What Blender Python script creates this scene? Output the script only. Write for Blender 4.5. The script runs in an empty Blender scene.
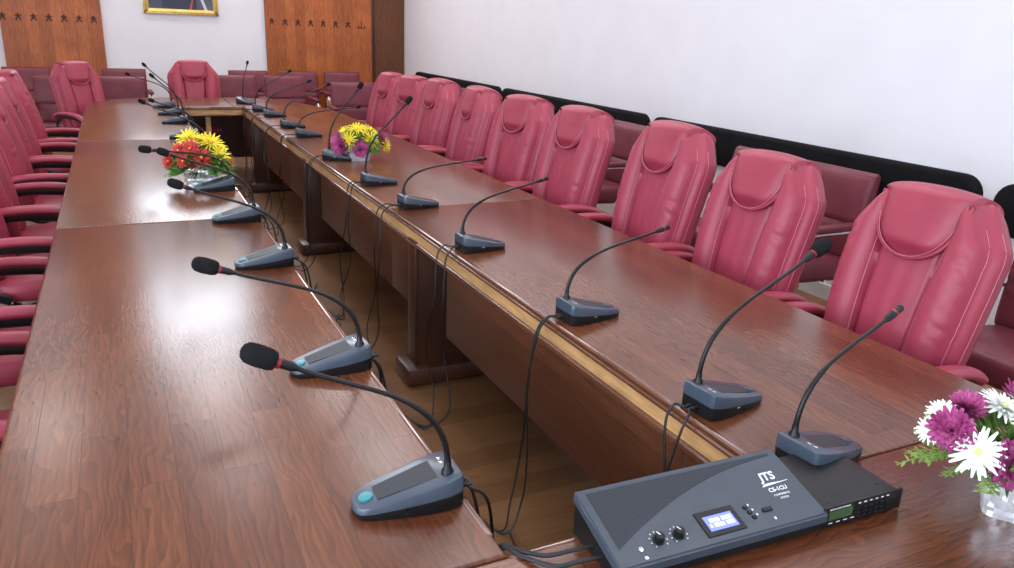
import bpy, bmesh, math, random
from mathutils import Vector, Matrix
random.seed(7)
PI = math.pi
S = bpy.context.scene
C = S.collection

# ------------------------------------------------------------------ camera
YAW, PITCH, ROLL, FPX = 0.46418, 0.31464, 0.04243, 777.4
fwd = Vector((math.sin(YAW)*math.cos(PITCH), math.cos(YAW)*math.cos(PITCH), -math.sin(PITCH)))
r0 = Vector((math.cos(YAW), -math.sin(YAW), 0)); u0 = r0.cross(fwd)
rt = math.cos(ROLL)*r0 + math.sin(ROLL)*u0
up = -math.sin(ROLL)*r0 + math.cos(ROLL)*u0
cd = bpy.data.cameras.new('camera'); cam = bpy.data.objects.new('camera', cd); C.objects.link(cam)
m = Matrix.Identity(4)
for i in range(3):
    m[i][0] = rt[i]; m[i][1] = up[i]; m[i][2] = -fwd[i]
m[0][3], m[1][3], m[2][3] = 0, 0, 1.61
cam.matrix_world = m
cd.sensor_width = 36; cd.lens = FPX/1014*36; cd.clip_start = 0.05
S.camera = cam
# ------------------------------------------------------------------ exposure, world, lights
S.view_settings.view_transform = 'Standard'; S.view_settings.look = 'None'
S.view_settings.gamma = 1; S.view_settings.use_curve_mapping = False
S.view_settings.exposure = 0.56
W = bpy.data.worlds.new('world'); S.world = W; W.use_nodes = True
W.node_tree.nodes['Background'].inputs[0].default_value = (0.72, 0.84, 1, 1)
W.node_tree.nodes['Background'].inputs[1].default_value = 1.0
XL, XR, YN, YF, ZC = -4.3, 4.1, -3.4, 12.1, 5.8
def area(name, loc, rot, sx, sy, power, col):
    l = bpy.data.lights.new(name, 'AREA'); l.shape = 'RECTANGLE'; l.size = sx; l.size_y = sy
    l.energy = power; l.color = col
    o = bpy.data.objects.new(name, l); C.objects.link(o); o.location = loc; o.rotation_euler = rot
    return o
WIN = [(-1.9, 1.9), (1.0, 1.9), (3.9, 1.9)]        # centre Y, width of unseen tall windows added in the left wall for daylight
WZ = (1.05, 3.9)
for k, (y, w) in enumerate(WIN):                                # area light supplying daylight at each added opening
    area('window_daylight', (XL-0.12, y, sum(WZ)/2), (0, -PI/2, 0), WZ[1]-WZ[0], w, [195, 140, 24][k], (0.76, 0.89, 1.0))
area('window_daylight', (0.2, YN-0.12, 2.6), (PI/2, 0, 0), 4.4, 2.4, 40, (0.88, 0.94, 1.0))  # unseen opening behind the camera, added to supply daylight
BW = (-.02, 1.84, 3.25, 5.55)                                   # unseen high opening added to the back wall for table glare, above the picture
area('window_daylight', ((BW[0]+BW[1])/2, YF+.16, (BW[2]+BW[3])/2), (-PI/2, 0, 0), BW[1]-BW[0], BW[3]-BW[2], 72, (0.88, 0.93, 1.0))
LAMPS = [(x, y) for y in (1.2, 4.4, 7.6, 10.4) for x in (-2.0, 0.9, 3.3)]  # added lamps out of view; right column set near its wall to brighten it
for x, y in LAMPS:
    area('ceiling_lamp_light', (x, y, ZC-0.1), (0, 0, 0), 0.9, 0.9, (8, 12, 13, 27)[int((y-1.2)/3.1+.1)]*((1 if x < 3 or y > 9 else 2.2) if x > 0 or y > 9 else .25), (1.0, 0.91, 0.89))

# ------------------------------------------------------------------ materials
def mat(name, col, rough=.5, metal=0, coat=0, spec=.5, emit=None, es=0):
    mt = bpy.data.materials.new(name); mt.use_nodes = True
    b = mt.node_tree.nodes['Principled BSDF']
    b.inputs['Base Color'].default_value = (*col, 1); b.inputs['Roughness'].default_value = rough
    b.inputs['Metallic'].default_value = metal; b.inputs['Coat Weight'].default_value = coat
    b.inputs['Specular IOR Level'].default_value = spec
    if emit: b.inputs['Emission Color'].default_value = (*emit, 1); b.inputs['Emission Strength'].default_value = es
    return mt
def N(mt, t, **kw):
    n = mt.node_tree.nodes.new(t)
    for k, v in kw.items(): setattr(n, k, v)
    return n
def L(mt, a, b): mt.node_tree.links.new(a, b)
def vary(mt, c1, c2, scale=(8, 8, 8), nscale=1, detail=4, bump=0, bscale=None, rough=None, coord='Object'):
    """noise-driven colour between c1 and c2 plus optional bump"""
    b = mt.node_tree.nodes['Principled BSDF']
    tc = N(mt, 'ShaderNodeTexCoord'); mp = N(mt, 'ShaderNodeMapping'); mp.inputs['Scale'].default_value = scale
    L(mt, tc.outputs[coord], mp.inputs[0])
    no = N(mt, 'ShaderNodeTexNoise'); no.inputs['Scale'].default_value = nscale; no.inputs['Detail'].default_value = detail
    L(mt, mp.outputs[0], no.inputs[0])
    mx = N(mt, 'ShaderNodeMix', data_type='RGBA')
    mx.inputs[6].default_value = (*c1, 1); mx.inputs[7].default_value = (*c2, 1)
    rp = N(mt, 'ShaderNodeMapRange'); rp.inputs[1].default_value = .3; rp.inputs[2].default_value = .7
    L(mt, no.outputs[0], rp.inputs[0]); L(mt, rp.outputs[0], mx.inputs[0]); L(mt, mx.outputs[2], b.inputs['Base Color'])
    if bump:
        src = no
        if bscale:
            src = N(mt, 'ShaderNodeTexNoise'); src.inputs['Scale'].default_value = bscale; src.inputs['Detail'].default_value = 3
            L(mt, tc.outputs[coord], src.inputs[0])
        bp = N(mt, 'ShaderNodeBump'); bp.inputs['Strength'].default_value = bump; bp.inputs['Distance'].default_value = .002
        L(mt, src.outputs[0], bp.inputs['Height']); L(mt, bp.outputs[0], b.inputs['Normal'])
    return mt
def planks(name, cols, length, width, along='Y', rough=.3, coat=0., grain=.35, bump=.15, gap=.0012, gapcol=None, spec=.5, coord='Object', figure=0):
    """staves laid along one axis, three wood tones, long grain"""
    mt = mat(name, cols[0], rough, coat=coat, spec=spec); b = mt.node_tree.nodes['Principled BSDF']
    b.inputs['Coat Roughness'].default_value = .12
    tc = N(mt, 'ShaderNodeTexCoord'); sp = N(mt, 'ShaderNodeSeparateXYZ'); L(mt, tc.outputs[coord], sp.inputs[0])
    cb = N(mt, 'ShaderNodeCombineXYZ')
    o = {'Y': ('Y', 'X'), 'X': ('X', 'Y'), 'Z': ('Z', 'X'), 'YZ': ('Y', 'Z'), 'XZ': ('X', 'Z')}[along]
    L(mt, sp.outputs[o[0]], cb.inputs[0]); L(mt, sp.outputs[o[1]], cb.inputs[1])
    br = N(mt, 'ShaderNodeTexBrick', offset=.37, offset_frequency=2)
    br.inputs['Scale'].default_value = 1; br.inputs['Brick Width'].default_value = length; br.inputs['Row Height'].default_value = width
    br.inputs['Mortar Size'].default_value = gap; br.inputs['Mortar Smooth'].default_value = 1; br.inputs['Bias'].default_value = 0
    br.inputs['Color1'].default_value = (0, 0, 0, 1); br.inputs['Color2'].default_value = (1, 1, 1, 1); br.inputs['Mortar'].default_value = (.5, .5, .5, 1)
    L(mt, cb.outputs[0], br.inputs[0])
    cr = N(mt, 'ShaderNodeValToRGB'); e = cr.color_ramp.elements
    e[0].color = (*cols[0], 1); e[1].color = (*cols[2], 1); x = e.new(.5); x.color = (*cols[1], 1)
    L(mt, br.outputs['Color'], cr.inputs[0])
    # grain, shifted per stave
    ad = N(mt, 'ShaderNodeVectorMath', operation='MULTIPLY_ADD'); ad.inputs[1].default_value = (9, 150 if width < .3 else 60, 1)
    L(mt, cb.outputs[0], ad.inputs[0]); L(mt, br.outputs['Color'], ad.inputs[2])
    sc = N(mt, 'ShaderNodeTexNoise'); sc.inputs['Scale'].default_value = 1; sc.inputs['Detail'].default_value = 5; sc.inputs['Distortion'].default_value = .6
    L(mt, ad.outputs[0], sc.inputs[0])
    big = N(mt, 'ShaderNodeTexNoise'); big.inputs['Scale'].default_value = 2.2; big.inputs['Detail'].default_value = 3
    L(mt, cb.outputs[0], big.inputs[0])
    sm = N(mt, 'ShaderNodeMath', operation='MULTIPLY_ADD'); sm.inputs[1].default_value = .5
    L(mt, big.outputs[0], sm.inputs[0]); L(mt, sc.outputs[0], sm.inputs[2])
    mr = N(mt, 'ShaderNodeMapRange'); mr.inputs[1].default_value = .5; mr.inputs[2].default_value = 1.0
    mr.inputs[3].default_value = 1-grain; mr.inputs[4].default_value = 1+grain
    L(mt, sm.outputs[0], mr.inputs[0])
    if figure:                                   # cathedral figure of flat-sawn oak, shifted per stave
        fa = N(mt, 'ShaderNodeVectorMath', operation='MULTIPLY_ADD'); fa.inputs[1].default_value = (1.6, 5, 1)
        fo = N(mt, 'ShaderNodeVectorMath', operation='SCALE'); fo.inputs['Scale'].default_value = 7.3
        L(mt, br.outputs['Color'], fo.inputs[0]); L(mt, cb.outputs[0], fa.inputs[0]); L(mt, fo.outputs[0], fa.inputs[2])
        wv = N(mt, 'ShaderNodeTexWave', wave_type='BANDS', bands_direction='Y', wave_profile='SAW')
        wv.inputs['Scale'].default_value = 3.6; wv.inputs['Distortion'].default_value = 17; wv.inputs['Detail'].default_value = 2
        wv.inputs['Detail Scale'].default_value = 1.1; wv.inputs['Detail Roughness'].default_value = .35
        L(mt, fa.outputs[0], wv.inputs[0])
        wm = N(mt, 'ShaderNodeMapRange'); wm.inputs[3].default_value = 1+figure*.35; wm.inputs[4].default_value = 1-figure*.65
        L(mt, wv.outputs['Fac'], wm.inputs[0])
        mm = N(mt, 'ShaderNodeMath', operation='MULTIPLY'); L(mt, wm.outputs[0], mm.inputs[0]); L(mt, mr.outputs[0], mm.inputs[1]); mr = mm
    vm = N(mt, 'ShaderNodeVectorMath', operation='SCALE'); L(mt, cr.outputs[0], vm.inputs[0]); L(mt, mr.outputs[0], vm.inputs['Scale'])
    mx = N(mt, 'ShaderNodeMix', data_type='RGBA'); mx.inputs[7].default_value = (*(gapcol or tuple(c*.55 for c in cols[0])), 1)
    L(mt, br.outputs['Fac'], mx.inputs[0]); L(mt, vm.outputs[0], mx.inputs[6]); L(mt, mx.outputs[2], b.inputs['Base Color'])
    bp = N(mt, 'ShaderNodeBump'); bp.inputs['Strength'].default_value = bump; bp.inputs['Distance'].default_value = .001
    L(mt, sc.outputs[0], bp.inputs['Height']); L(mt, bp.outputs[0], b.inputs['Normal'])
    return mt
WC = [(.110, .030, .011), (.130, .038, .014), (.158, .051, .021)]
M = {}
M['top_y'] = planks('stained_oak_lengthwise', WC, .62, .085, 'Y', rough=.25, grain=.30, bump=.18, spec=.6, figure=.40)
M['top_x'] = planks('stained_oak_crosswise', WC, .62, .085, 'X', rough=.25, grain=.30, bump=.18, spec=.6, figure=.40)
for ax_ in ('X', 'Y'):
    M['fascia'+ax_] = planks('dark_oak_panel_'+ax_.lower(), [(.085, .027, .012), (.10, .033, .015), (.115, .038, .018)], 3, .15, ax_+'Z', rough=.35, grain=.4, bump=.1, gap=.0003)
    M['gold'+ax_] = planks('pale_oak_band_'+ax_.lower(), [(.56, .31, .13), (.62, .36, .16), (.68, .41, .19)], 2.5, .5, ax_+'Z', rough=.4, grain=.25)
M['nosing'] = vary(mat('stained_oak_moulding', (.13, .045, .02), .16, coat=1), (.10, .034, .016), (.17, .06, .03), (30, 4, 30))
M['pedestal'] = vary(mat('dark_stained_pedestal', (.06, .02, .01), .35), (.045, .015, .008), (.085, .028, .014), (8, 8, 2))
M['floor'] = planks('laminate_floor', [(.15, .068, .026), (.19, .09, .036), (.24, .118, .048)], .9, .12, 'X', rough=.38, grain=.25, bump=.1)
M['wall'] = vary(mat('white_painted_wall', (.8, .79, .83), .85), (.80, .795, .83), (.83, .825, .86), (1, 1, 1), 3, bump=.05, bscale=120)
M['ceiling'] = vary(mat('white_ceiling', (.8, .8, .82), .9), (.80, .80, .81), (.84, .84, .85), (1, 1, 1), 2)
M['panel'] = planks('honey_oak_wall_panel', [(.32, .080, .016), (.385, .102, .021), (.44, .125, .028)], 6, .14, 'Z', rough=.38, grain=.5, bump=.1, gap=.003)
M['darkpanel'] = planks('brown_oak_door_panel', [(.11, .036, .010), (.13, .044, .013), (.14, .05, .015)], 6, .3, 'Z', rough=.4, grain=.4)
M['ornament'] = vary(mat('dark_carved_cutout', (.05, .015, .006), .7), (.04, .012, .005), (.07, .022, .01))
M['leather'] = vary(mat('raspberry_leather', (.42, .055, .085), .46, spec=.5), (.325, .034, .064), (.38, .042, .081), (6, 6, 6), 1.4, bump=.22, bscale=260)
M['visitor'] = vary(mat('maroon_leather', (.20, .035, .05), .45, spec=.4), (.13, .022, .034), (.18, .030, .045), (6, 6, 6), 1.4, bump=.2, bscale=240)
M['stitch'] = vary(mat('pale_stitching', (.62, .24, .30), .7), (.56, .20, .26), (.68, .29, .35), (90, 90, 90))
M['blackplastic'] = vary(mat('black_plastic', (.006, .006, .007), .42, spec=.4), (.005, .005, .006), (.009, .009, .010))
M['blackpad'] = vary(mat('black_padding', (.005, .005, .006), .8, spec=.15), (.004, .004, .005), (.007, .007, .008), bump=.1, bscale=200)
M['slate'] = vary(mat('slate_plastic', (.047, .061, .083), .30), (.043, .056, .076), (.051, .066, .089), (20, 20, 20), bump=.06, bscale=900)
M['slate_blue'] = vary(mat('blue_slate_plastic', (.056, .074, .105), .28), (.052, .069, .098), (.060, .079, .112), (20, 20, 20), bump=.06, bscale=900)
M['cable'] = vary(mat('black_cable_rubber', (.010, .010, .012), .5), (.008, .008, .010), (.016, .016, .018))
M['foam'] = vary(mat('black_foam', (.010, .010, .012), .95, spec=.15), (.006, .006, .007), (.02, .02, .022), bump=.8, bscale=700)
M['red'] = vary(mat('red_ring_plastic', (.5, .02, .03), .35), (.24, .010, .016), (.32, .018, .025))
M['teal'] = vary(mat('teal_button_plastic', (.04, .32, .33), .35), (.03, .22, .25), (.045, .28, .31))
M['chrome'] = vary(mat('chrome', (.8, .8, .82), .12, 1), (.76, .76, .78), (.86, .86, .88))
M['tan'] = vary(mat('tan_beech_arm', (.42, .22, .07), .4), (.36, .18, .055), (.5, .27, .09), (30, 30, 5))
M['white_print'] = vary(mat('white_print', (.85, .86, .88), .5), (.8, .81, .83), (.9, .9, .92))
M['gilt'] = vary(mat('gilt_frame', (.85, .58, .16), .32, .55), (.85, .58, .14), (1.0, .78, .28), (30, 30, 30), bump=.3, bscale=90)
M['foil'] = vary(mat('silver_foil', (.85, .86, .9), .28, .55), (.8, .8, .86), (.95, .95, 1), (40, 40, 40), bump=.9, bscale=60)
M['lamp'] = mat('lamp_diffuser', (.9, .9, .9), .6, emit=(1, .95, .9), es=1.2)
M['frame_white'] = vary(mat('white_window_frame', (.8, .8, .8), .4), (.78, .78, .78), (.84, .84, .84))
M['lcd_blue'] = mat('blue_backlit_display', (.05, .06, .5), .3, emit=(.12, .16, .95), es=1.6)
M['lcd_text'] = mat('display_characters', (.6, .7, 1), .3, emit=(.62, .68, 1.0), es=1.5)
M['lcd_green'] = vary(mat('green_unlit_display', (.05, .10, .045), .25), (.045, .09, .04), (.06, .12, .055))
def dots(name, base, hole, pitch, r=.32, rough=.35, ax=('X', 'Y')):
    """perforated sheet: dark round holes on a square grid"""
    mt = mat(name, base, rough, spec=.3); b = mt.node_tree.nodes['Principled BSDF']
    tc = N(mt, 'ShaderNodeTexCoord'); sp = N(mt, 'ShaderNodeSeparateXYZ'); L(mt, tc.outputs['Object'], sp.inputs[0])
    sq = []
    for a in ax:
        d = N(mt, 'ShaderNodeMath', operation='DIVIDE'); d.inputs[1].default_value = pitch; L(mt, sp.outputs[a], d.inputs[0])
        f = N(mt, 'ShaderNodeMath', operation='WRAP'); f.inputs[1].default_value = -.5; f.inputs[2].default_value = .5; L(mt, d.outputs[0], f.inputs[0])
        q = N(mt, 'ShaderNodeMath', operation='MULTIPLY'); L(mt, f.outputs[0], q.inputs[0]); L(mt, f.outputs[0], q.inputs[1]); sq.append(q)
    s = N(mt, 'ShaderNodeMath', operation='ADD'); L(mt, sq[0].outputs[0], s.inputs[0]); L(mt, sq[1].outputs[0], s.inputs[1])
    lt = N(mt, 'ShaderNodeMath', operation='LESS_THAN'); lt.inputs[1].default_value = r*r; L(mt, s.outputs[0], lt.inputs[0])
    mx = N(mt, 'ShaderNodeMix', data_type='RGBA'); mx.inputs[6].default_value = (*base, 1); mx.inputs[7].default_value = (*hole, 1)
    L(mt, lt.outputs[0], mx.inputs[0]); L(mt, mx.outputs[2], b.inputs['Base Color'])
    return mt
M['grille'] = dots('perforated_grille', (.036, .047, .064), (.004, .005, .006), .0042, .36)
M['mic_grille'] = dots('fine_perforated_grille', (.05, .058, .07), (.008, .009, .012), .003, .36, .5)

# ------------------------------------------------------------------ mesh helpers
def fin(name, bm, mt, parent=None, sharp=40, smooth=True, loc=None, rotz=None):
    me = bpy.data.meshes.new(name)
    bmesh.ops.recalc_face_normals(bm, faces=bm.faces)
    bm.to_mesh(me); bm.free()
    if smooth:
        for p in me.polygons: p.use_smooth = True
        me.set_sharp_from_angle(angle=math.radians(sharp))
    me.materials.append(mt)
    o = bpy.data.objects.new(name, me); C.objects.link(o)
    if parent: o.parent = parent
    if loc: o.location = loc
    if rotz: o.rotation_euler.z = rotz
    return o
def BM(): return bmesh.new()
def box(bm, x0, x1, y0, y1, z0, z1, bev=0, seg=2, M4=None):
    t = bmesh.new(); bmesh.ops.create_cube(t, size=1)
    bmesh.ops.scale(t, vec=(x1-x0, y1-y0, z1-z0), verts=t.verts)
    bmesh.ops.translate(t, vec=((x0+x1)/2, (y0+y1)/2, (z0+z1)/2), verts=t.verts)
    if bev: bmesh.ops.bevel(t, geom=t.edges[:], offset=bev, segments=seg, affect='EDGES', profile=.5)
    if M4: bmesh.ops.transform(t, matrix=M4, verts=t.verts)
    merge(bm, t); return bm
def merge(bm, t):
    mp = {v: bm.verts.new(v.co) for v in t.verts}
    for f in t.faces:
        try: bm.faces.new([mp[v] for v in f.verts])
        except ValueError: pass
    t.free()
def prism(bm, pts, z0, z1, bev=0, seg=3):
    t = bmesh.new(); vs = [t.verts.new((x, y, z0)) for x, y in pts]
    f = t.faces.new(vs); r = bmesh.ops.extrude_face_region(t, geom=[f])
    bmesh.ops.translate(t, vec=(0, 0, z1-z0), verts=[g for g in r['geom'] if isinstance(g, bmesh.types.BMVert)])
    bmesh.ops.recalc_face_normals(t, faces=t.faces)
    if bev:
        es = [e for e in t.edges if abs(e.verts[0].co.z-e.verts[1].co.z) < 1e-6]
        bmesh.ops.bevel(t, geom=es, offset=bev, segments=seg, affect='EDGES', profile=.5)
    merge(bm, t); return bm
def spl(P, n=8):
    """Catmull-Rom through points"""
    P = [Vector(p) for p in P]; Q = [2*P[0]-P[1]] + P + [2*P[-1]-P[-2]]; out = []
    for i in range(1, len(Q)-2):
        a, b, c, d = Q[i-1:i+3]
        for k in range(n):
            t = k/n
            out.append(.5*((2*b)+(c-a)*t+(2*a-5*b+4*c-d)*t*t+(3*b-a-3*c+d)*t**3))
    out.append(P[-1]); return out
def tube(bm, pts, r, n=8, rx=None, upv=None, cap=True):
    """sweep a round (or rx-by-r oval) section along pts"""
    pts = [Vector(p) for p in pts]; rings = []; K = len(pts)
    rr = r if isinstance(r, (list, tuple)) else [r]*K
    xx = rx if isinstance(rx, (list, tuple)) else ([rx]*K if rx else rr)
    t0 = (pts[1]-pts[0]).normalized()
    u = Vector(upv) if upv else (Vector((0, 0, 1)) if abs(t0.z) < .9 else Vector((1, 0, 0)))
    for i, p in enumerate(pts):
        t = (pts[min(i+1, K-1)]-pts[max(i-1, 0)]).normalized()
        s = t.cross(u)
        if s.length < 1e-5: s = t.orthogonal()
        s.normalize(); w = s.cross(t).normalized()
        if not upv: u = w
        rings.append([bm.verts.new(p + s*math.cos(a)*xx[i] + w*math.sin(a)*rr[i]) for a in [2*PI*k/n for k in range(n)]])
    for a, b in zip(rings, rings[1:]):
        for k in range(n): bm.faces.new((a[k], a[(k+1) % n], b[(k+1) % n], b[k]))
    if cap:
        bm.faces.new(rings[0][::-1]); bm.faces.new(rings[-1])
    return bm
def rings_loft(bm, rings, closed=True, cap=True):
    R = [[bm.verts.new(p) for p in r] for r in rings]; n = len(R[0])
    for a, b in zip(R, R[1:]):
        for k in range(n if closed else n-1): bm.faces.new((a[k], a[(k+1) % n], b[(k+1) % n], b[k]))
    if cap: bm.faces.new(R[0][::-1]); bm.faces.new(R[-1])
    return bm
def ell(bm, c, r, seg=12, rin=8, M3=None):
    t = bmesh.new(); bmesh.ops.create_uvsphere(t, u_segments=seg, v_segments=rin, radius=1)
    bmesh.ops.scale(t, vec=r, verts=t.verts)
    if M3: bmesh.ops.rotate(t, matrix=M3, verts=t.verts, cent=(0, 0, 0))
    bmesh.ops.translate(t, vec=c, verts=t.verts); merge(bm, t); return bm
def cyl(bm, c0, c1, r0_, r1_=None, n=16):
    return tube(bm, [c0, c1], [r0_, r1_ if r1_ is not None else r0_], n)
def empty(name, loc=(0, 0, 0), rz=0, label=None, cat=None, group=None):
    o = bpy.data.objects.new(name, None); C.objects.link(o); o.location = loc; o.rotation_euler = (0, 0, rz)
    o.empty_display_size = .1
    tag(o, label, cat, group); return o
def tag(o, label=None, cat=None, group=None, kind=None):
    if label: o['label'] = label
    if cat: o['category'] = cat
    if group: o['group'] = group
    if kind: o['kind'] = kind
    return o
def copy_tree(o, parent=None):
    c = o.copy(); C.objects.link(c)
    if parent: c.parent = parent; c.matrix_parent_inverse = o.matrix_parent_inverse
    for ch in list(o.children): copy_tree(ch, c)
    return c
def lerp_tab(tab, t):
    if t <= tab[0][0]: return tab[0][1]
    for (a, va), (b, vb) in zip(tab, tab[1:]):
        if t <= b:
            q = (t-a)/(b-a); return va+(vb-va)*q
    return tab[-1][1]
def text_obj(name, s, size, mt, parent, loc, rot, ext=.0002, align='CENTER', bold=0, shear=0, spacing=1):
    cu = bpy.data.curves.new(name, 'FONT'); cu.body = s; cu.size = size; cu.extrude = ext; cu.align_x = align; cu.offset = bold
    cu.shear = shear; cu.space_character = spacing; cu.resolution_u = 3
    t = bpy.data.objects.new(name+'_curve', cu); C.objects.link(t)
    bpy.context.view_layer.update()
    me = bpy.data.meshes.new_from_object(t.evaluated_get(bpy.context.evaluated_depsgraph_get()))
    bpy.data.objects.remove(t); bpy.data.curves.remove(cu)
    me.name = name; me.materials.clear(); me.materials.append(mt)
    o = bpy.data.objects.new(name, me); C.objects.link(o); o.parent = parent; o.location = loc; o.rotation_euler = rot
    return o

# ------------------------------------------------------------------ room shell
def struct(name, bm, mt, **k): return tag(fin(name, bm, mt, smooth=False, **k), kind='structure')
T = .25
struct('floor', box(BM(), XL-T, XR+T, YN-T, YF+T, -.2, 0), M['floor'])
struct('ceiling', box(BM(), XL-T, XR+T, YN-T, YF+T, ZC, ZC+.2), M['ceiling'])
struct('wall_right', box(BM(), XR, XR+T, YN-T, YF+T, 0, ZC), M['wall'])
b = box(BM(), XL, BW[0], YF, YF+T, 0, ZC); box(b, BW[1], XR, YF, YF+T, 0, ZC)
box(b, BW[0], BW[1], YF, YF+T, 0, BW[2]); box(b, BW[0], BW[1], YF, YF+T, BW[3], ZC)
struct('wall_back', b, M['wall'])
b = BM()
for a, c in ((BW[0], BW[0]+.05), (BW[1]-.05, BW[1]), (.89, .93)): box(b, a, c, YF+.03, YF+.09, BW[2], BW[3])
for a, c in ((BW[2], BW[2]+.05), (BW[3]-.05, BW[3])): box(b, BW[0], BW[1], YF+.03, YF+.09, a, c)
struct('window_5', b, M['frame_white'])  # frame of the added high glare opening
b = BM()
y = YN-T
for yc, w in WIN:
    box(b, XL-T, XL, y, yc-w/2, 0, ZC); box(b, XL-T, XL, yc-w/2, yc+w/2, 0, WZ[0]); box(b, XL-T, XL, yc-w/2, yc+w/2, WZ[1], ZC); y = yc+w/2
box(b, XL-T, XL, y, YF+T, 0, ZC)
struct('wall_left', b, M['wall'])
b = BM()
box(b, XL, -2.0, YN-T, YN, 0, ZC); box(b, 2.4, XR, YN-T, YN, 0, ZC); box(b, -2.0, 2.4, YN-T, YN, 0, 1.4); box(b, -2.0, 2.4, YN-T, YN, 3.8, ZC)
struct('wall_front', b, M['wall'])
for k, (yc, w) in enumerate(WIN):
    b = BM()
    for a, c in ((yc-w/2, yc-w/2+.06), (yc+w/2-.06, yc+w/2), (yc-.03, yc+.03)): box(b, XL-.09, XL-.03, a, c, WZ[0], WZ[1])
    for a, c in ((WZ[0], WZ[0]+.06), (WZ[1]-.06, WZ[1]), (2.8, 2.86)): box(b, XL-.09, XL-.03, yc-w/2, yc+w/2, a, c)
    struct('window_%d' % (k+1), b, M['frame_white'])  # frames of the added left daylight openings
b = BM()
for a, c in ((-2.0, -1.94), (.17, .23), (2.34, 2.4)): box(b, a, c, YN-.09, YN-.03, 1.4, 3.8)
for a, c in ((1.4, 1.46), (3.74, 3.8)): box(b, -2.0, 2.4, YN-.09, YN-.03, a, c)
struct('window_4', b, M['frame_white'])  # frame of the added opening behind the camera
struct('baseboard_right', box(BM(), XR-.02, XR, YN, YF, 0, .1), M['frame_white'])
struct('baseboard_back', box(BM(), XL, XR, YF-.02, YF, 0, .1), M['frame_white'])
struct('baseboard_left', box(BM(), XL, XL+.02, YN, YF, 0, .1), M['frame_white'])

# unseen ceiling lamps, added for overhead light and wall wash
lk = 0
base_lamp = None
for i, (x, y) in enumerate(LAMPS):
    if base_lamp is None:
        base_lamp = t = empty('ceiling_lamp', (x, y, ZC))
        fr = BM()
        for a in ((-.5, .5, -.5, -.46), (-.5, .5, .46, .5), (-.5, -.46, -.46, .46), (.46, .5, -.46, .46)): box(fr, *a, -.06, 0)
        fin('frame', fr, M['frame_white'], t, smooth=False)
        fin('diffuser', box(BM(), -.46, .46, -.46, .46, -.03, -.01), M['lamp'], t, smooth=False)
    else:
        t = copy_tree(base_lamp); t.location = (x, y, ZC)
    tag(t, 'square white flush ceiling lamp above the conference tables', 'ceiling lamp', 'square ceiling lamps')

# ------------------------------------------------------------------ wall panels of honey oak with a frieze of small carved figures
def figure_bm(kind=0):
    b = BM()
    def bar(x0, z0, x1, z1, w=.011):
        d = Vector((x1-x0, 0, z1-z0)); n = Vector((-d.z, 0, d.x)).normalized()*w/2
        t = bmesh.new()
        P = [Vector((x0, 0, z0))-n, Vector((x1, 0, z1))-n, Vector((x1, 0, z1))+n, Vector((x0, 0, z0))+n]
        a = [t.verts.new(p) for p in P]; c = [t.verts.new(p+Vector((0, -.008, 0))) for p in P]
        t.faces.new(a); t.faces.new(c[::-1])
        for k in range(4): t.faces.new((a[k], a[(k+1) % 4], c[(k+1) % 4], c[k]))
        merge(b, t)
    if kind == 0:      # star-shaped little figure: arms, body, two legs
        bar(-.036, .018, .036, .018, .014); bar(0, .046, 0, -.005, .022); bar(0, .01, -.032, -.042, .015); bar(0, .01, .032, -.042, .015); bar(-.02, -.004, .02, -.004, .014)
    else:              # stepped hill shape
        bar(-.05, -.04, .05, -.04); bar(-.05, -.04, -.05, 0); bar(.05, -.04, .05, 0); bar(0, -.04, 0, .05)
    return b
def oak_panel(x0, x1, figs, zf, label):
    t = empty('wall_panel', (x0, YF, 0), 0, label, 'wall panel')
    b = box(BM(), 0, x1-x0, -.05, 0, 0, ZC)
    fin('board', b, M['panel'], t, smooth=False)
    me = None
    for x, k in figs:
        if k == 0 and me:
            o = me.copy(); C.objects.link(o); o.parent = t
        else:
            o = fin('carved_motif', figure_bm(k), M['ornament'], t, smooth=False)
            if k == 0: me = o
        o.location = (x-x0, -.05, zf)
    return t
oak_panel(-1.24, -.09, [(-1.205+.170*k, 0) for k in range(7)], 1.53, 'honey oak wall panel with carved frieze left of the gilt framed picture')
oak_panel(2.0, 3.56, [(2.09+.184*k, 0) for k in range(7)]+[(3.40, 1)], 1.60, 'honey oak wall panel with carved frieze right of the gilt framed picture')
t = empty('wall_panel', (3.58, YF, 0), 0, 'dark brown wooden door panel in the far right corner', 'wall panel')
fin('board', box(BM(), .03, .50, -.035, 0, 0, ZC), M['darkpanel'], t, smooth=False)
fin('edge_strip', box(BM(), -.02, .03, -.06, 0, 0, ZC, .004), M['pedestal'], t)

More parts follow.
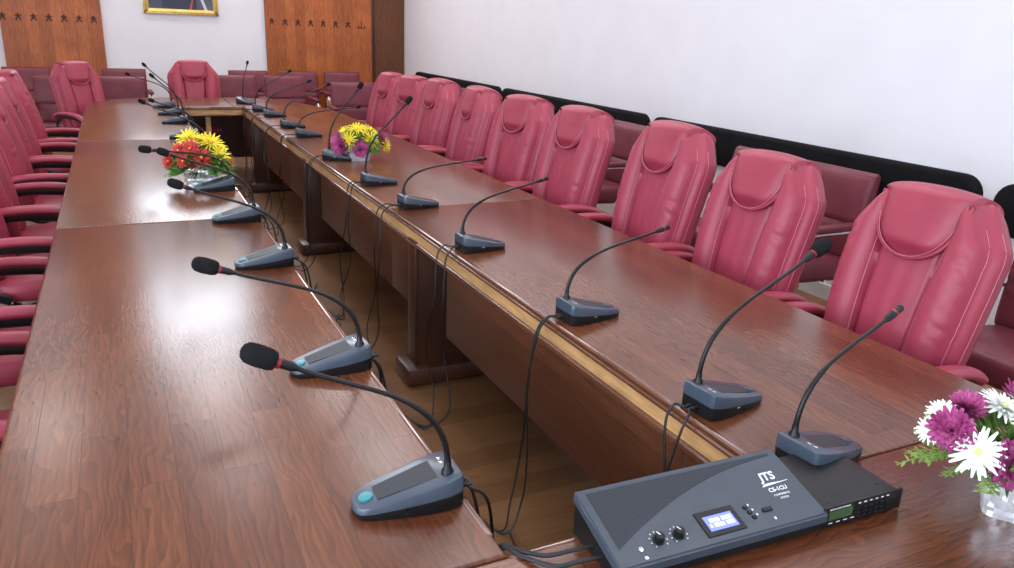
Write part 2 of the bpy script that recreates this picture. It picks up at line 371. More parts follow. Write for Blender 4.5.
# framed picture
t = empty('framed_picture', (.90, YF, 1.64), 0, 'gilt framed portrait picture hanging on the white back wall', 'picture')
W2 = .475; H2 = 1.2
b = BM()
for i, (o0, o1, dy0, dy1) in enumerate(((0, .03, .035, 0), (.022, .055, .05, 0), (.05, .068, .03, 0))):
    box(b, -W2+o0, W2-o0, -dy0, 0, o0, o1, .004); box(b, -W2+o0, W2-o0, -dy0, 0, H2-o1, H2-o0, .004)
    box(b, -W2+o0, -W2+o1, -dy0, 0, o0, H2-o0, .004); box(b, W2-o1, W2-o0, -dy0, 0, o0, H2-o0, .004)
fin('gilt_frame', b, M['gilt'], t)
cv = fin('canvas', box(BM(), -W2+.06, W2-.06, -.015, 0, .06, H2-.06), vary(mat('painted_canvas_ground', (.09, .10, .16), .6), (.05, .06, .10), (.14, .15, .22), (3, 3, 3)), t, smooth=False)
def flat(pts, y, mt, name):
    b = BM(); a = [b.verts.new((x, y, z)) for x, z in pts]; c = [b.verts.new((x, y-.001, z)) for x, z in pts]
    b.faces.new(a); b.faces.new(c[::-1])
    for k in range(len(pts)): b.faces.new((a[k], a[(k+1) % len(pts)], c[(k+1) % len(pts)], c[k]))
    return fin(name, b, mt, cv, smooth=False)
flat([(-.24, .06), (-.22, .45), (-.06, .58), (.08, .58), (.2, .46), (.2, .06)], -.0155, mat('painted_dark_suit', (.035, .042, .075), .6), 'painted_suit')
flat([(-.03, .42), (.0, .57), (.04, .57), (.05, .42), (.01, .3)], -.0170, mat('painted_shirt', (.6, .6, .62), .6), 'painted_shirt')
flat([(.10, .06), (.14, .2), (.16, .2), (.125, .06)], -.0170, mat('painted_ribbon', (.55, .08, .06), .6), 'painted_ribbon')
flat([(.30, .06), (.22, .3), (.25, .3), (.34, .06)], -.0170, mat('painted_paper', (.6, .62, .6), .6), 'painted_highlight')
b = BM(); ell(b, (.01, -.0165, .70), (.1, .002, .13), 20, 8); fin('painted_face', b, mat('painted_skin', (.5, .3, .2), .6), cv)

# black padded rails on the right wall
rails = [(8.52, 11.5, 'farthest black padded rail on the white wall, nearest the oak panels'),
         (5.55, 8.47, 'second black padded rail from the far corner on the white wall'),
         (2.56, 5.50, 'long black padded rail on the white wall behind the nearest chairs'),
         (-.2, 2.48, 'black padded rail at the right edge of the picture, mostly outside it')]
for y0, y1, lab in rails:
    b = BM(); r = .11; pts = []
    z0, z1 = .70, .975
    for cy, cz, a0 in ((y1-r, z1-r, 0), (y0+r, z1-r, 90), (y0+r, z0+r, 180), (y1-r, z0+r, 270)):
        for k in range(7):
            a = math.radians(a0+15*k); pts.append((cy+r*math.cos(a), cz+r*math.sin(a)))
    rings = []
    for x, ins in ((XR, 0), (XR-.035, 0), (XR-.05, .008), (XR-.055, .03)):
        cy, cz = (y0+y1)/2, (z0+z1)/2
        rings.append([(x, cy+(p-cy)*(1-ins/((y1-y0)/2)), cz+(q-cz)*(1-ins/((z1-z0)/2))) for p, q in pts])
    rings_loft(b, rings)
    tag(fin('padded_wall_rail', b, M['blackpad'], sharp=60), lab, 'wall rail', 'black padded rails along the right wall')

# ------------------------------------------------------------------ conference tables
TZ = .76
LX0, LX1, RX0, RX1 = -.29, .52, 1.14, 2.0
YA, YB, YE, YI, YO = .99, 3.60, 6.20, 8.50, 9.56      # joints, inner far edge, outer far edge
# the panels below the right row leave a gap in front of each pedestal
FASC = {(1.14, .99): [(.99, 2.86), (3.31, 3.598)], (1.14, 3.6): [(3.602, 5.12), (5.64, 6.198)], (1.14, 6.2): [(6.202, 7.45), (7.98, 8.5)]}
def arc(cx, cy, rx, ry, a0, a1, n=10):
    return [(cx+rx*math.cos(math.radians(a0+(a1-a0)*k/n)), cy+ry*math.sin(math.radians(a0+(a1-a0)*k/n))) for k in range(n+1)]
def table(outline, label, along, inner, peds, outer=None):
    """inner: list of (p0, p1, inward) straight inner edges that carry band, moulding and panel"""
    t = empty('conference_table', (0, 0, 0), 0, label, 'table', 'joined oak conference tables')
    cx = sum(p[0] for p in outline)/len(outline); cy = sum(p[1] for p in outline)/len(outline)
    t.location = (cx, cy, 0)
    O = [(x-cx, y-cy) for x, y in outline]
    fin('tabletop', prism(BM(), O, TZ-.032, TZ, .009, 3), M['top_x' if along == 'X' else 'top_y'], t, sharp=50)
    for (ax, ay), (bx, by), (nx, ny) in inner:        # n points from the edge to the open side
        def strip(name, d0, d1, z0, z1, mt, bev):
            # between offsets d0..d1 measured outward along n
            xs = sorted((ax-cx+nx*d0, bx-cx+nx*d1)) if nx else sorted((ax-cx, bx-cx))
            ys = sorted((ay-cy+ny*d0, by-cy+ny*d1)) if ny else sorted((ay-cy, by-cy))
            fin(name, box(BM(), xs[0], xs[1], ys[0], ys[1], z0, z1, bev, 3), mt, t)
        strip('oak_band', -.04, -.006, .686, TZ-.032, M['gold'+('Y' if nx else 'X')], 0)
        strip('moulding', -.04, .006, .664, .686, M['nosing'], .008)
        strip('edge_bead', -.016, .003, .7465, TZ+.0008, M['nosing'], .007)
        strip('edge_bead', -.016, .005, .7285, .7440, M['nosing'], .007)
        for f0, f1 in (FASC.get((round(ax, 2), round(ay, 2)), [(ay, by)]) if nx else [(0, 0)]):
            if nx: ay, by = f0, f1
            if label.startswith('short far end'): continue
            strip('modesty_panel', -.045, -.012, .36, .664, M['fascia'+('Y' if nx else 'X')], .003)
    for (x0, x1, y0, y1) in peds:
        p = fin('pedestal', box(BM(), x0-cx, x1-cx, y0-cy, y1-cy, .0, .69, .006), M['pedestal'], t)
        fin('plinth', box(BM(), x0-cx-.05, x1-cx+.05, y0-cy-.05, y1-cy+.05, 0, .09, .02), M['pedestal'], p)
        fin('corner_bead', box(BM(), x0-cx-.004, x0-cx+.012, y0-cy-.006, y0-cy+.010, .09, .66, .004), M['pedestal'], p)
    return t
g = .0015
table([(LX0, YA+g), (LX1, YA+g), (LX1, YB-g), (LX0, YB-g)], 'nearest table of the left row, under the first two foam-tipped microphones', 'Y',
      [((LX1, YA+.06), (LX1, YB), (1, 0))], [(LX0+.2, LX1-.1, YB-.25, YB-.15)])
table([(LX0, YB+g), (LX1, YB+g), (LX1, YE-g), (LX0, YE-g)], 'middle table of the left row, under the red and yellow flowers', 'Y',
      [((LX1, YB), (LX1, YE), (1, 0))], [(LX0+.2, LX1-.1, YE-.25, YE-.15)])
o = [(LX0, YE+g), (LX1, YE+g), (LX1, YI)] + [(LX1+.02, YI), (LX1+.02, YO)] + arc(.5, 8.7, .79, YO-8.7, 90, 180)
o = [(LX0, YE+g), (LX1, YE+g), (LX1, YI), (.6, YI), (.6, YO)] + arc(.5, 8.7, .79, YO-8.7, 90, 180)
table(o, 'far corner table of the left row with a rounded outer corner', 'Y', [((LX1, YE), (LX1, YI), (1, 0))], [(LX0+.25, LX1-.1, YI-.1, YI)])
table([(RX0, YA+g), (RX1, YA+g), (RX1, YB-g), (RX0, YB-g)], 'nearest table of the right row, under the slim microphones and beside the nearest chairs', 'Y',
      [((RX0, YA), (RX0, YB), (-1, 0))], [(RX0-.005, RX1-.10, 3.20, 3.31)])
table([(RX0, YB+g), (RX1, YB+g), (RX1, YE-g), (RX0, YE-g)], 'middle table of the right row, under the purple and yellow flowers', 'Y',
      [((RX0, YB), (RX0, YE), (-1, 0))], [(RX0-.005, RX1-.10, 5.53, 5.64)])
o = [(RX0, YE+g), (RX1, YE+g), (RX1, 7.6)] + arc(1.14, 7.7, RX1-1.14, YO-7.7, 5, 90) + [(1.06, YO), (1.06, YI), (RX0, YI)]
table(o, 'far corner table of the right row with a rounded outer corner', 'Y', [((RX0, YE), (RX0, YI), (-1, 0))], [(RX0-.005, RX1-.4, 7.87, 7.98)])
t = table([(.6+g, YI), (1.06-g, YI), (1.06-g, YO), (.6+g, YO)], 'short far end table in front of the single head chair', 'X',
      [((LX1, YI), (RX0, YI), (0, -1))], [])
fin('support_post', box(BM(), -.05, 0, -.45, -.40, 0, .68, .003), M['goldX'], t)
fin('back_panel', box(BM(), -.5, .6, .25, .29, .12, .70), M['pedestal'], t, smooth=False)
t = table([(LX0, .10), (RX1, .10), (RX1, YA-g), (LX0, YA-g)], 'near end table across the front, carrying the microphone control unit and white flowers', 'X',
      [((LX1, YA), (RX0, YA), (0, 1))], [(LX0+.2, LX1-.2, .5, .6), (RX0+.2, RX1-.2, .5, .6)])

# ------------------------------------------------------------------ executive chair (faces local +Y)
WT = [(0, .200), (.1, .222), (.25, .242), (.45, .256), (.62, .262), (.77, .262), (.82, .254), (.90, .212), (.965, .178), (1, .160)]
NA = math.atan2(.17, .73); NY, NZ = math.cos(NA), math.sin(NA)
def cl(v, a=0., b=1.): return max(a, min(b, v))
def sstep(a, b, x): q = cl((x-a)/(b-a)); return q*q*(3-2*q)
def back_base(t): return (-.195-.17*t+.028*math.sin(PI*cl(t))), .46+.73*t
def dfront(x, t, ph=0):
    w = lerp_tab(WT, t); s = abs(x)/w; xs = .092+.030*t
    if abs(x) < xs:
        d = .040 + .010*(1-(x/xs)**2)
        d += .0011*math.sin(x*95+ph)*sstep(.15, .4, t)*(1-sstep(.6, .75, t))
    else:
        q = cl((abs(x)-xs)/(w-xs)); d = .036 + .050*math.sin(PI*q**.85)**.7 - .020*q**3
        sg = 1 if x > 0 else -1
        wr = (1-abs(math.sin(t*47+sg*2+ph+abs(x)*30)))**1.6+.7*(1-abs(math.sin(t*33+ph*2-abs(x)*24)))**1.6-.6
        d -= .0062*wr*sstep(.25, .55, t)*(1-sstep(.80, .88, t))*sstep(.35, .75, q)*(.6+.4*math.sin(t*19+ph))
    d -= .020*math.exp(-((abs(x)-xs)/.007)**2)
    d *= 1-sstep(.87, .97, s)*.85
    return d
def bpoint(x, t, d):
    y, z = back_base(t); return Vector((x, y+NY*d, z+NZ*d))
TH = .085
def backrest_bm(ph):
    b = BM(); rings = []
    nt = 84
    for i in range(nt+1):
        t = i/nt
        w = lerp_tab(WT, t)
        q = 1.0
        if t > .91: q = math.sqrt(max(0, 1-((t-.91)/.09)**2))
        if t < .05: q = math.sqrt(max(.02, 1-((.05-t)/.05)**2))
        q = max(q, .03); dc = -TH/2+.02; r = []
        nf = 64
        for k in range(nf+1):
            x = w*(-1+2*k/nf); r.append((x, dfront(x, t, ph)))
        for k in (1, 2, 3): r.append((w+.010*math.sin(PI*k/4), .005-TH*k/4))
        for k in range(9):
            s = 1-2*k/8; r.append((w*s*.985, -TH-.018*(1-s*s)))
        for k in (3, 2, 1): r.append((-w-.010*math.sin(PI*k/4), .005-TH*k/4))
        rings.append([bpoint(x, t, dc+(d-dc)*q) for x, d in r])
    rings_loft(b, rings); return b
def hw(t):
    if t > .955: return .160
    return .160*max(0., 1-(max(0, .955-t)/.265)**3.4)**(1/2.0)*(.84+.16*cl((t-.69)/.25))
def headrest_pt(s, t, lift=0):
    h = hw(t); x = s*h
    e = (1-abs(s)**5)*(1-sstep(.08, 0, t-.690)*1.0)
    d = .050+.036*e+lift
    y, z = back_base(t)
    return Vector((x, y+NY*d, z+NZ*d))
def headrest_bm():
    b = BM(); rings = []
    n = 28
    for i in range(22):
        t = .6905+(.965-.6905)*(i/21)**1.0
        row = [headrest_pt(-1+2*k/n, t) for k in range(n+1)]
        y_, z_ = back_base(t); inn = lambda sg: Vector((sg*(hw(t)-.008), y_-NY*.01, z_-NZ*.01))
        rings.append([inn(-1)]+row+[inn(1)])
    y0, z0 = back_base(.965)
    R = (.082+.115)/2; dcen = .082-R
    for i in range(1, 13):
        a = PI*i/12*.97; row = []
        for k in range(n+1):
            s = -1+2*k/n; rr = R*(1-.10*abs(s)**5); d = dcen+rr*math.cos(a); up_ = rr*.42*math.sin(a)
            row.append(Vector((s*.160*(1-.05*math.sin(a)), y0+NY*d-NZ*up_, z0+NZ*d+NY*up_)))
        inn = lambda sg: Vector((sg*.146, y0+NY*dcen, z0+NZ*dcen-.03))
        rings.append([inn(-1)]+row+[inn(1)])
    last = rings[-1]
    for i in (1, 2, 3): rings.append([v+Vector((0, .022*i*.9, -.095*i*.9)) for v in last])
    for row in rings[14:]:
        for v in row: v.z += .012*(1-(v.x/.16)**2)*cl((v.z-1.05)/.1)
    rings_loft(b, rings, closed=False, cap=False); return b
def exec_chair(ph):
    t = empty('office_chair')
    bk = fin('backrest', backrest_bm(ph), M['leather'], t, sharp=80)
    hr = fin('headrest', headrest_bm(), M['leather'], t, sharp=80)
    b = BM()
    for sg in (-1, 1):
        tube(b, [bpoint(sg*(.101+.030*u), u, dfront(sg*(.101+.030*u), u, ph)+.0008) for u in [.04+.86*k/40 for k in range(41)]], .0012, 5)
        tube(b, [bpoint(sg*lerp_tab(WT, u)*.93, u, dfront(sg*lerp_tab(WT, u)*.93, u, ph)+.0008) for u in [.05+.84*k/40 for k in range(41)]], .0011, 5)
        tube(b, [bpoint(sg*(lerp_tab(WT, u)+.0085), u, -.024) for u in [.05+.84*k/40 for k in range(41)]], .0011, 5)
    fin('stitching', b, M['stitch'], bk)
    E_ = []
    for k in range(61):                       # outline of the headrest: down one side, round the chin, up the other
        a = PI*k/60; c_, s_ = math.cos(a), math.sin(a)
        u_ = abs(s_)**.75; t_ = .965-(.965-.6915)*u_
        E_.append((-1 if c_ > 0 else 1, t_, c_))
    P1, P2 = [], []
    for sg_, t_, c_ in E_:
        h_ = hw(t_)
        for PP, ins, lf in ((P1, 0, .0), (P2, .012, .004)):
            x_ = sg_*max(0, h_-ins); y_, z_ = back_base(t_+ins*.6*(1-abs(c_)))
            d_ = .064+lf
            PP.append(Vector((x_, y_+NY*d_, z_+NZ*d_)))
    fin('piping', tube(BM(), P1, .0065, 8), M['leather'], hr)
    fin('stitching', tube(BM(), [p_+Vector((0, .0045, 0)) for p_ in P2], .0011, 5), M['stitch'], hr)
    # seat
    b = BM(); rings = []
    for j in range(11):
        v = j/10
        zz = .40+.10*v; ins = .03*(1-math.sin(PI*v)**.5)
        r = []
        for k in range(48):
            a = 2*PI*k/48; c, s = math.cos(a), math.sin(a); q = 4
            rr = (abs(c)**q+abs(s)**q)**(-1/q)
            r.append(((.255-ins)*rr*c, .02+(.245-ins)*rr*s, zz+.012*s*(v > .5)))
        rings.append(r)
    rings_loft(b, rings)
    fin('seat', b, M['leather'], t, sharp=70)
    for sg in (-1, 1):
        P = spl([(sg*.300, -.285, .61), (sg*.306, -.262, .662), (sg*.310, -.17, .692), (sg*.308, -.02, .700), (sg*.300, .12, .684), (sg*.292, .205, .645), (sg*.288, .235, .60)], 5)
        n = len(P)
        rr = [.021*(.45+.55*min(1, i/3, (n-1-i)/3)) for i in range(n)]; xx = [.036*(.5+.5*min(1, i/4, (n-1-i)/4)) for i in range(n)]
        fin('armrest', tube(BM(), P, rr, 14, xx, upv=(0, .2, 1)), M['leather'], t, sharp=70)
        P = spl([(sg*.27, -.10, .42), (sg*.298, -.235, .50), (sg*.302, -.262, .60), (sg*.308, -.16, .662), (sg*.306, -.02, .668), (sg*.298, .12, .652), (sg*.290, .195, .60), (sg*.285, .18, .50), (sg*.26, .08, .42)], 5)
        fin('arm_frame', tube(BM(), P, .012, 8, .022, upv=(sg, 0, .01)), M['blackplastic'], t)
    b = BM(); cyl(b, (0, 0, .08), (0, 0, .24), .028); cyl(b, (0, 0, .24), (0, 0, .385), .016); box(b, -.1, .1, -.12, .12, .375, .402, .006)
    fin('gas_column', b, M['blackplastic'], t)
    b = BM()
    for k in range(5):
        a = 2*PI*k/5+.3; c, s = math.cos(a), math.sin(a)
        tube(b, spl([(0, 0, .11), (.12*c, .12*s, .115), (.29*c, .29*s, .075)], 5), .016, 8, .022, upv=(0, 0, 1))
    sb = fin('star_base', b, M['blackplastic'], t)
    for k in range(5):
        a = 2*PI*k/5+.3; c, s = math.cos(a), math.sin(a)
        b = BM(); x, y = .29*c, .29*s
        for e in (-.016, .016):
            cyl(b, (x-s*(e-.008), y+c*(e-.008), .027), (x-s*(e+.008), y+c*(e+.008), .027), .027, n=14)
        cyl(b, (x, y, .03), (x, y, .08), .008, n=8)
        fin('caster', b, M['blackplastic'], sb)
    return t
protos = [exec_chair(0.0), exec_chair(2.1), exec_chair(4.4)]
used = [0, 0, 0]
def put_chair(x, y, rz, label, group, which, sc=1.0, sz=1.0):
    p = protos[which]
    o = p if not used[which] else copy_tree(p)
    used[which] = 1
    o.location = (x, y, 0); o.rotation_euler = (0, 0, rz); o.scale = (sc, sc, sz)
    tag(o, label, 'office chair', group); return o
# right row: chair faces -X -> rz = +90deg ; backrest top sits .36 behind the root
ords = ['nearest raspberry office chair of the right row, at the right edge of the picture',
        'second nearest raspberry office chair of the right row, behind a foam-tipped microphone head',
        'third raspberry leather office chair of the right row counted from the camera',
        'fourth raspberry leather office chair of the right row, its armrest curving clear of the table',
        'fifth raspberry leather office chair of the right row, turned a little away',
        'middle raspberry leather office chair of the right row, fourth from its far end',
        'third raspberry leather office chair from the far end of the right row',
        'raspberry leather office chair second from the far end of the right row',
        'farthest raspberry leather office chair of the right row, beside the dark door panel']
RY = [1.65, 2.40, 3.05, 3.92, 4.64, 5.38, 6.18, 6.84, 7.48]
RR = [0, 2, 0, 4, 10, -3, 3, 12, 8]
for i, (y, r, lab) in enumerate(zip(RY, RR, ords)):
    a = math.radians(90+r)
    # keep the top of the backrest at X=2.42
    x0 = 2.42-.36*math.sin(a); y0 = y+.36*math.cos(a)
    put_chair(x0, y0, a, lab, 'raspberry office chairs along the right table', i % 3, 1, [.972, .972, 1.01, 1, 1, 1, 1, .985, .975][i])
LY = [2.27, 3.12, 4.05, 4.70, 5.60, 6.30, 7.15]
lo = ['nearest raspberry office chair of the left row, its armrests cut by the frame',
      'second nearest raspberry office chair of the left row, seen as seat and armrests',
      'third nearest raspberry office chair of the left row, its armrests beside the table joint',
      'fourth nearest raspberry office chair of the left row, seen as armrests at the left edge',
      'fifth nearest raspberry office chair of the left row, arms against the table edge',
      'sixth nearest raspberry office chair of the left row, arms against the table edge',
      'farthest raspberry office chair of the left row, next to the one turned towards the camera']
for i, (y, lab) in enumerate(zip(LY, lo)):
    put_chair(-.40, y, math.radians(-90+[0, 2, -1, 1, 0, -2, 2, -3][i]), lab, 'raspberry office chairs along the left table', (i+1) % 3, 1, .97)
put_chair(-.20, 9.0, math.radians(-180+34), 'raspberry office chair at the far left table corner, turned towards the camera', 'office chairs at the far end', 0, .93, .94)
put_chair(.80, 9.52, PI, 'raspberry office chair alone at the head of the table below the picture', 'office chairs at the far end', 1, 1.02, .945)

# ------------------------------------------------------------------ visitor armchair (faces local +Y)
def visitor_chair():
    t = empty('conference_armchair')
    def pad(w, h, th, crease, top_roll):
        b = BM(); rings = []
        return b
    b = BM(); rings = []
    for i in range(29):
        v = i/28; z = .44+.50*v
        y = -.225-.075*v
        q = math.sqrt(max(.03, 1-(abs(v-.5)*2)**14))
        th = .032*q*(1-.35*math.exp(-((v-.42)/.025)**2)); fr = .012*math.sin(PI*v)
        r = []
        for k in range(32):
            a = 2*PI*k/32; c, s = math.cos(a), math.sin(a); p = 8
            rr = (abs(c)**p+abs(s)**p)**(-1/p)
            r.append((.262*rr*c*(.985+.015*q), y+(th*(1+.4*(1-c*c)))*rr*s+fr*(s > 0), z))
        rings.append(r)
    rings_loft(b, rings); fin('backrest', b, M['visitor'], t, sharp=60)
    b = BM(); tube(b, [(-.255, -.30+.03, .925), (.255, -.30+.03, .925)], .003, 6); fin('top_piping', b, M['visitor'], t)
    b = BM(); rings = []
    for j in range(9):
        v = j/8; zz = .35+.12*v; ins = .022*(1-math.sin(PI*v)**.4); r = []
        for k in range(40):
            a = 2*PI*k/40; c, s = math.cos(a), math.sin(a); p = 6; rr = (abs(c)**p+abs(s)**p)**(-1/p)
            r.append(((.262-ins)*rr*c, .02+(.25-ins)*rr*s, zz+.01*s))
        rings.append(r)
    rings_loft(b, rings); fin('seat', b, M['visitor'], t, sharp=60)
    b = BM()
    for sg in (-1, 1):
        tube(b, spl([(sg*.27, -.25, .63), (sg*.29, -.05, .64), (sg*.29, .18, .635), (sg*.29, .265, .60), (sg*.29, .275, .5), (sg*.29, .26, .12), (sg*.29, .22, .025), (sg*.28, .1, .014), (sg*.28, -.22, .014)], 5), .012, 10)
    tube(b, [(-.28, -.22, .014), (.28, -.22, .014)], .012, 10); tube(b, [(-.28, .0, .36), (.28, .0, .36)], .010, 8)
    fin('chrome_frame', b, M['chrome'], t)
    for sg in (-1, 1):
        b = BM(); box(b, sg*.29-.03, sg*.29+.03, -.22, .20, .648, .685, .014, 3); fin('armrest', b, M['visitor'], t)
        b = BM(); tube(b, spl([(sg*.29, .245, .62), (sg*.29, .262, .5), (sg*.29, .24, .36)], 5), .014, 8, .034, upv=(0, 1, 0)); fin('wooden_grip', b, M['tan'], t)
    return t
vc = visitor_chair(); vused = 0
def put_visitor(x, y, deg, label, group):
    global vused
    o = vc if not vused else copy_tree(vc); vused = 1
    o.location = (x, y, 0); o.rotation_euler = (0, 0, math.radians(deg)); tag(o, label, 'armchair', group)
G2 = 'maroon armchairs along the right wall'
side = [(1.70, 'maroon armchair by the right wall beyond the nearest office chair, at the frame edge'),
        (3.18, 'maroon armchair by the right wall seen between the nearest and second office chairs'),
        (3.78, 'maroon armchair by the right wall peeking past the far side of the second office chair'),
        (5.28, 'maroon armchair by the right wall seen between the third and fourth office chairs'),
        (5.9, 'maroon armchair by the right wall hidden largely by the fourth office chair'),
        (7.1, 'maroon armchair by the right wall behind the middle of the office chair row'),
        (8.6, 'maroon armchair by the right wall showing past the farthest office chairs')]
side = [s for s in side]
for (y, lab) in side: put_visitor(3.42 if y > 2 else 3.22, y, 90, lab, G2)
G3 = 'maroon armchairs in front of the back wall'
for x, y, d, lab in [(-1.0, 11.35, 180, 'maroon armchair in the back row at the left edge, against the left oak panel'),
                  (.10, 11.35, 180, 'maroon armchair in the back row between the left oak panel and the head chair'),
                  (1.66, 11.35, 180, 'maroon armchair in the back row just right of the head chair'),
                  (2.36, 11.35, 180, 'maroon armchair in the back row below the left half of the right oak panel'),
                  (2.98, 11.35, 180, 'maroon armchair in the back row below the right half of the right oak panel'),
                  (-.56, 9.72, 178, 'maroon armchair in the middle row behind the chair at the left table corner'),
                  (.04, 9.78, 180, 'maroon armchair in the middle row left of the head chair'),
                  (1.34, 10.3, 180, 'maroon armchair in the middle row close to the right of the head chair'),
                  (1.98, 10.35, 182, 'maroon armchair in the middle row with a padded arm, beside the desk microphone tips'),
                  (2.55, 9.25, 176, 'low maroon armchair nearest to the rounded right table corner')]:
    put_visitor(x, y, d, lab, G3)

# ------------------------------------------------------------------ desk microphones (front of the unit towards local +Y)
def mic_outline(k_):
    pts = []
    tab = [(-.088, .046), (-.082, .053), (-.06, .058), (-.02, .057), (.04, .049), (.085, .040), (.102, .033), (.110, .022), (.113, .008)]
    R_ = [(x, y) for y, x in tab]
    return [(x*k_, y*(.96+.04*k_)) for x, y in R_] + [(-x*k_, y*(.96+.04*k_)) for x, y in R_[::-1]]
def mtop(y): return .069-(y+.088)/.2*.046
def mic_body():
    me = {}
    O = mic_outline(1.0)
    b = BM(); rings_loft(b, [[(x*.95, y*.97, 0) for x, y in O], [(x*.99, y*.99, .004) for x, y in O], [(x*.985, y*.99, mtop(y)*.50) for x, y in O]])
    me['lower_shell'] = (b, M['blackplastic'])
    b = BM(); rings_loft(b, [[(x*.96, y*.975, mtop(y)*.48) for x, y in O], [(x, y, mtop(y)*.51) for x, y in O], [(x*.995, y*.995, mtop(y)*.78) for x, y in O],
                             [(x*.95, y*.975, mtop(y)*.95) for x, y in O], [(x*.84, y*.93, mtop(y)) for x, y in O]])
    me['upper_shell'] = (b, M['slate_blue'])
    b = BM()
    def P(x, y, h=.0008): return (x, y, mtop(y)+h)
    g_ = [(-.030, -.042), (.034, -.042), (.022, .070), (-.022, .070)]
    # sheet lies 0.8 mm proud of the sloping top
    n = 10; A = []
    for i in range(n+1):
        v = i/n; xl = g_[0][0]+(g_[3][0]-g_[0][0])*v; xr = g_[1][0]+(g_[2][0]-g_[1][0])*v; y = -.042+.112*v
        A.append([P(xl, y), P(xr, y)])
    rings = [[P(a[0][0], a[0][1], -.002), P(a[1][0], a[1][1], -.002), a[1], a[0]] for a in A]
    rings_loft(b, rings); me['grille'] = (b, M['mic_grille'])
    b = BM(); y = .087
    nrm = Vector((0, .225, 1)).normalized()
    c = Vector((0, y, mtop(y))); tube(b, [c-nrm*.002, c+nrm*.0018, c+nrm*.0026], [.0135, .0135, .011], 20); me['talk_button'] = (b, M['teal'])
    for j, (x, y) in enumerate(((.012, -.062), (.027, -.062))): me['logo_badge'+'+'*j] = (box(BM(), x-.005, x+.005, y-.0035, y+.0035, mtop(y)-.001, mtop(y)+.0015, .001), M['chrome'])
    me['status_light'] = (box(BM(), .0545, .0570, -.008, .002, .0205, .0235, .0006), M['chrome'])
    for j, x in enumerate((.053, -.053)): me['side_socket'+'+'*j] = (tube(BM(), [(x, .022, .013), (x*1.075, .022, .013)], .005, 12), M['blackplastic'])
    for j, x in enumerate((-.010, .006)): me['plug'+'+'*j] = (tube(BM(), [(x, -.084, .019), (x, -.100, .019), (x, -.108, .0185)], [.0065, .0062, .004], 10), M['blackplastic'])
    b = BM(); x, y = -.026, -.062; z = mtop(y)
    tube(b, [(x, y, z-.004), (x, y, z+.006), (x, y, z+.012), (x, y, z+.03)], [.0125, .0115, .0075, .0065], 16)
    me['neck_socket'] = (b, M['blackplastic'])
    out = {}
    for k, (bm_, mt_) in me.items():
        o = fin(k, bm_, mt_, sharp=35); out[k] = o.data; bpy.data.objects.remove(o)
    return out
MB_ = mic_body()
BTN = MB_['talk_button'].copy(); BTN.materials.clear(); BTN.materials.append(M['slate_blue'])
def mic(nx, ny, ang, tip, foam, label, group, cables, bend=0.0, side_='L'):
    """nx, ny: world position of the neck root; ang: yaw of local +Y; tip: world position of the microphone head"""
    R = Matrix.Rotation(ang, 3, 'Z')
    off = R @ Vector((-.026, -.062, 0)); ox, oy = nx-off.x, ny-off.y
    t = empty('desk_microphone', (ox, oy, TZ), ang, label, 'microphone', group)
    obs = {}
    for k, me in MB_.items():
        if side_ == 'R' and k == 'talk_button': me = BTN
        o = bpy.data.objects.new(k.strip('+'), me); C.objects.link(o); o.parent = t; obs[k] = o
    Ri = R.transposed()
    def loc(p): return Ri @ (Vector(p)-Vector((ox, oy, TZ)))
    k_ = foam if foam else 1
    P0 = Vector((-.026, -.062, mtop(-.062)+.012)); Tp = loc(tip); d = Tp-P0
    e0 = (d*.48-Vector((0, 0, .045+bend))).normalized(); Tp = Tp-e0*((.045*k_) if foam else .022); d = Tp-P0
    P1 = P0+Vector((0, 0, .09+.28*d.z)); P2 = P0+d*.52+Vector((0, 0, .045+bend))
    K = 30; path = []
    for k in range(K+1):
        u = k/K; path.append(P0*(1-u)**3+3*P1*u*(1-u)**2+3*P2*u*u*(1-u)+Tp*u**3)
    e = (path[-1]-path[-3]).normalized()
    r = [.0058 if k < 12 else (.0058-.0014*min(1, (k-12)/2)) for k in range(K+1)]
    nk = fin('gooseneck', tube(BM(), path, r, 10), M['blackplastic'], t)
    if foam:
        fin('capsule', tube(BM(), [Tp-e*.012, Tp, Tp+e*.028*k_], [.0045*k_, .0085*k_, .009*k_], 14), M['blackplastic'], nk)
        fin('ring', tube(BM(), [Tp+e*.020*k_, Tp+e*.029*k_], .0105*k_, 16), M['red'], nk)
        b = BM(); a0 = Tp+e*.026*k_; e1 = e; e = e*k_
        tube(b, [a0, a0+e*.003, a0+e*.012, a0+e*.035, a0+e*.050, a0+e*.058, a0+e*.061], [k_*q_ for q_ in (.010, .0155, .0185, .0195, .0175, .012, .004)], 18)
        fin('foam_windscreen', b, M['foam'], nk, sharp=80)
    else:
        fin('capsule', tube(BM(), [Tp-e*.03, Tp-e*.02, Tp+e*.004, Tp+e*.006, Tp+e*.026, Tp+e*.029], [.0045, .0082, .0092, .0078, .0090, .007], 14), M['blackplastic'], nk)
        fin('ring', tube(BM(), [Tp+e*.000, Tp+e*.006], .0095, 16), M['red'], nk)
    for k, pts in enumerate(cables):
        st = Vector(((-.010, .006)[k % 2], -.104, .019))
        P = [st, st+Vector((0, -.012, 0))]+[loc(p) for p in pts]
        fin('cable', tube(BM(), spl(P, 7), .0034, 7), M['cable'], t)
    return t
